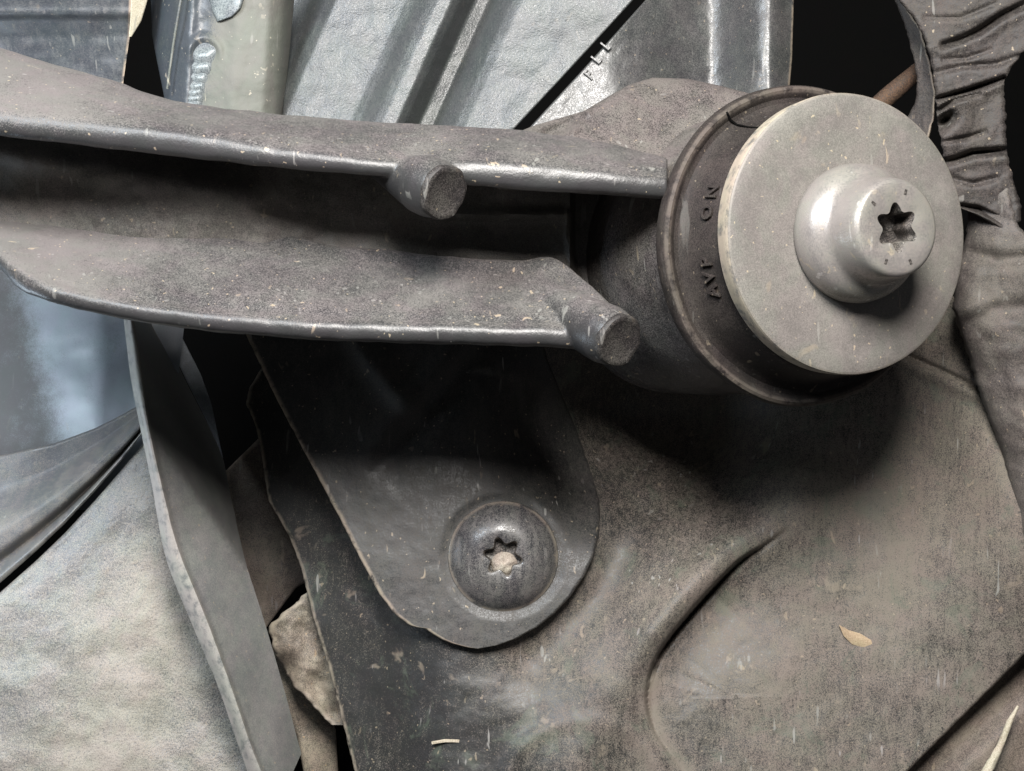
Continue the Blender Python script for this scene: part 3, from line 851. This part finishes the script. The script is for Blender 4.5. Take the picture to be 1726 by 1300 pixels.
# arm eye
lathe('bushing_sleeve', fr2, [(180, -116), (238, -118), (243, -126), (246, -170), (252, -230), (262, -300), (270, -400), (271, -520), (268, -548), (272, -556), (272, -568), (262, -572), (180, -572)],
      M['sleeve'], arm, n=120, wob=4, sub=2)
# cheek running from the eye to the flange
def cheek_d(x, y):
    d = 165 + (300 - y) * 1.0 + 0.10 * (x - 1000)
    return d + 26 * gauss(seg_dist(x, y, [(925, 226), (980, 200)])[0], 12) - 14 * gauss(seg_dist(x, y, [(965, 222), (990, 190)])[0], 7)
sheet('eye_cheek', [(840, 236), (900, 212), (985, 187), (1030, 160), (1060, 143), (1100, 131), (1160, 133), (1220, 146), (1290, 165)], [(840, 320), (1120, 330), (1290, 330)], 840, 1290, 70, 140, cheek_d, M['sleeve'], thick=60, edge=22, axis='x', parent=arm, rough=8)

# rubber bushing with lip and moulded letters
t = thing('rubber_bushing', Cw + ax * S * -110, 'dark brown rubber bushing with raised lip, squeezed between arm eye and steel washer', 'bushing')
def rub_wear(r, h, th):
    return 0.4 if (r > 271 and h > -97) else (0.05 if r > 262 else 0.0)
lathe('bushing_body', fr2, [(200, -122), (272, -132), (281, -126), (284, -116), (284, -101), (281, -94), (276, -91), (269, -93), (262, -98), (254, -98), (246, -90), (236, -66), (228, -42), (221, -22), (213, -14), (204, -12), (120, -12)],
      M['rubber'], t, n=160, wob=2.5, sub=2, wear=rub_wear)
# cone frame for the letters: between r=250,h=-94 and r=224,h=-40
v0 = (250, -98); v1 = (222, -18)
sl = math.hypot(v1[0] - v0[0], v1[1] - v0[1])
gr, gh = (v1[0] - v0[0]) / sl, (v1[1] - v0[1]) / sl
def on_cone(th, s_, lift):
    r = v0[0] + gr * s_ - gh * -lift * 0 + (-gr * 0 + gh) * lift
    h = v0[1] + gh * s_ + (-gr) * lift
    return fr2.p(r, th, h)
# th grows from up towards e2; find the direction that points left in the picture
sgn = 1 if fb_.e2.x < 0 else -1
for ch, ang in (('A', 112), ('V', 106), ('P', 99.5), ('O', 79), ('N', 70)):
    v, f = letter_mesh(ch, 32, 2.4)
    th0 = math.radians(ang) * sgn
    pts = []
    for p in v:
        # reading direction runs clockwise (bottom to top on the left side), tops point outwards
        pts.append(on_cone(th0 - sgn * p[0] / 236.0, 66 - p[1], p[2] + 0.4))
    mk('letter', pts, f, M['rubber'], t, sharp=30)
# split in the lip
def rp(r, th, h): return fr2.p(r, math.radians(th) * sgn, h)
crk = [(281, 36, -96), (274, 36.6, -90), (262, 36.2, -95), (250, 35.4, -92), (238, 34, -72), (228, 32.6, -45)]
vv = []
for (r, th, h) in crk:
    for dth in (-0.42, 0.42):
        vv.append(rp(r + 0.9, th + dth, h + 0.9))
    vv.append(rp(r - 3, th, h - 3))
ff = []
for i in range(len(crk) - 1):
    a = i * 3
    ff += [(a, a + 1, a + 4, a + 3), (a + 1, a + 2, a + 5, a + 4), (a + 2, a, a + 3, a + 5)]
mk('crack', vv, ff, M['dark'], t)

# steel washer
def wash_wear(r, h, th):
    return 0.9 if h < -2 and r > 200 else (0.15 if r > 232 else 0)
o = lathe('steel_washer', fb_, [(60, -40), (232, -40), (236, -36), (237.5, -6), (236, -2), (232, 0), (180, 0), (118, 0), (60, 0)], M['washer'], n=160, sub=2, wear=wash_wear, wob=0.8)
tag(o, 'large round grey zinc washer under the stepped bolt head', 'washer')

# stepped bolt
t = thing('torx_bolt', Cw, 'stepped pale steel bolt with star socket, standing on the large washer', 'bolt')
prof = [(108, 0.6), (113, 1.5), (116, 6), (117, 18), (115, 32), (112, 42), (106, 51), (98, 58), (92, 63), (88, 71), (86, 84), (83, 106), (81, 114), (79, 121), (75, 125.5), (71, 127)]
drive_head('head', fb_, prof, 38.5, 26.5, 46, 0.12, M['bolt'], M['socket'], t)
for ang in (52, -14, 205, 158):
    th = math.radians(ang) * sgn
    vv = []
    for (dr, dt) in ((-5, -0.05), (4, -0.035), (4, 0.035), (-5, 0.05)):
        vv.append(fb_.p(60 + dr, th + dt, 127.5))
    vv.append(fb_.p(60, th, 125.0))
    mk('punch_mark', vv, [(0, 1, 2, 3), (0, 1, 4), (1, 2, 4), (2, 3, 4), (3, 0, 4)], M['socket'], t, smooth=False)

# ------------------------------------------------------------------ small debris
def fragment(name, pts, d, mat, label, cat, lift=4, group=None):
    c = np.mean(np.array(pts), axis=0)
    vv = []
    for q, l in ((1.0, 0.0), (0.55, -3.0)):
        for (x, y) in pts:
            vv.append(W(c[0] + (x - c[0]) * q, c[1] + (y - c[1]) * q, d - lift + l))
    for (x, y) in pts: vv.append(W(x, y, d - lift + 3))
    n_ = len(pts); ff = [tuple(n_ + j for j in range(n_)), tuple(2 * n_ + j for j in range(n_))]
    for j in range(n_):
        k_ = (j + 1) % n_
        ff += [(j, k_, n_ + k_, n_ + j), (j, k_, 2 * n_ + k_, 2 * n_ + j)]
    o_ = mk(name, vv, ff, mat, smooth=True)
    return tag(o_, label, cat, group)
def sd(x, y): return float(shield_d(np.array([float(x)]), np.array([float(y)]))[0])
fragment('leaf_fragment', [(1414, 1053), (1430, 1062), (1450, 1068), (1468, 1079), (1481, 1090), (1460, 1093), (1436, 1086), (1422, 1072)], sd(1450, 1075), M['leaf'],
         'tan dry leaf fragment on the shield right of the crease', 'leaf')
fragment('straw_bit', [(727, 1250), (750, 1246), (775, 1247), (776, 1252), (750, 1252), (728, 1255)], sd(750, 1250), M['straw'],
         'short pale straw bit on the shield below the tab', 'straw')
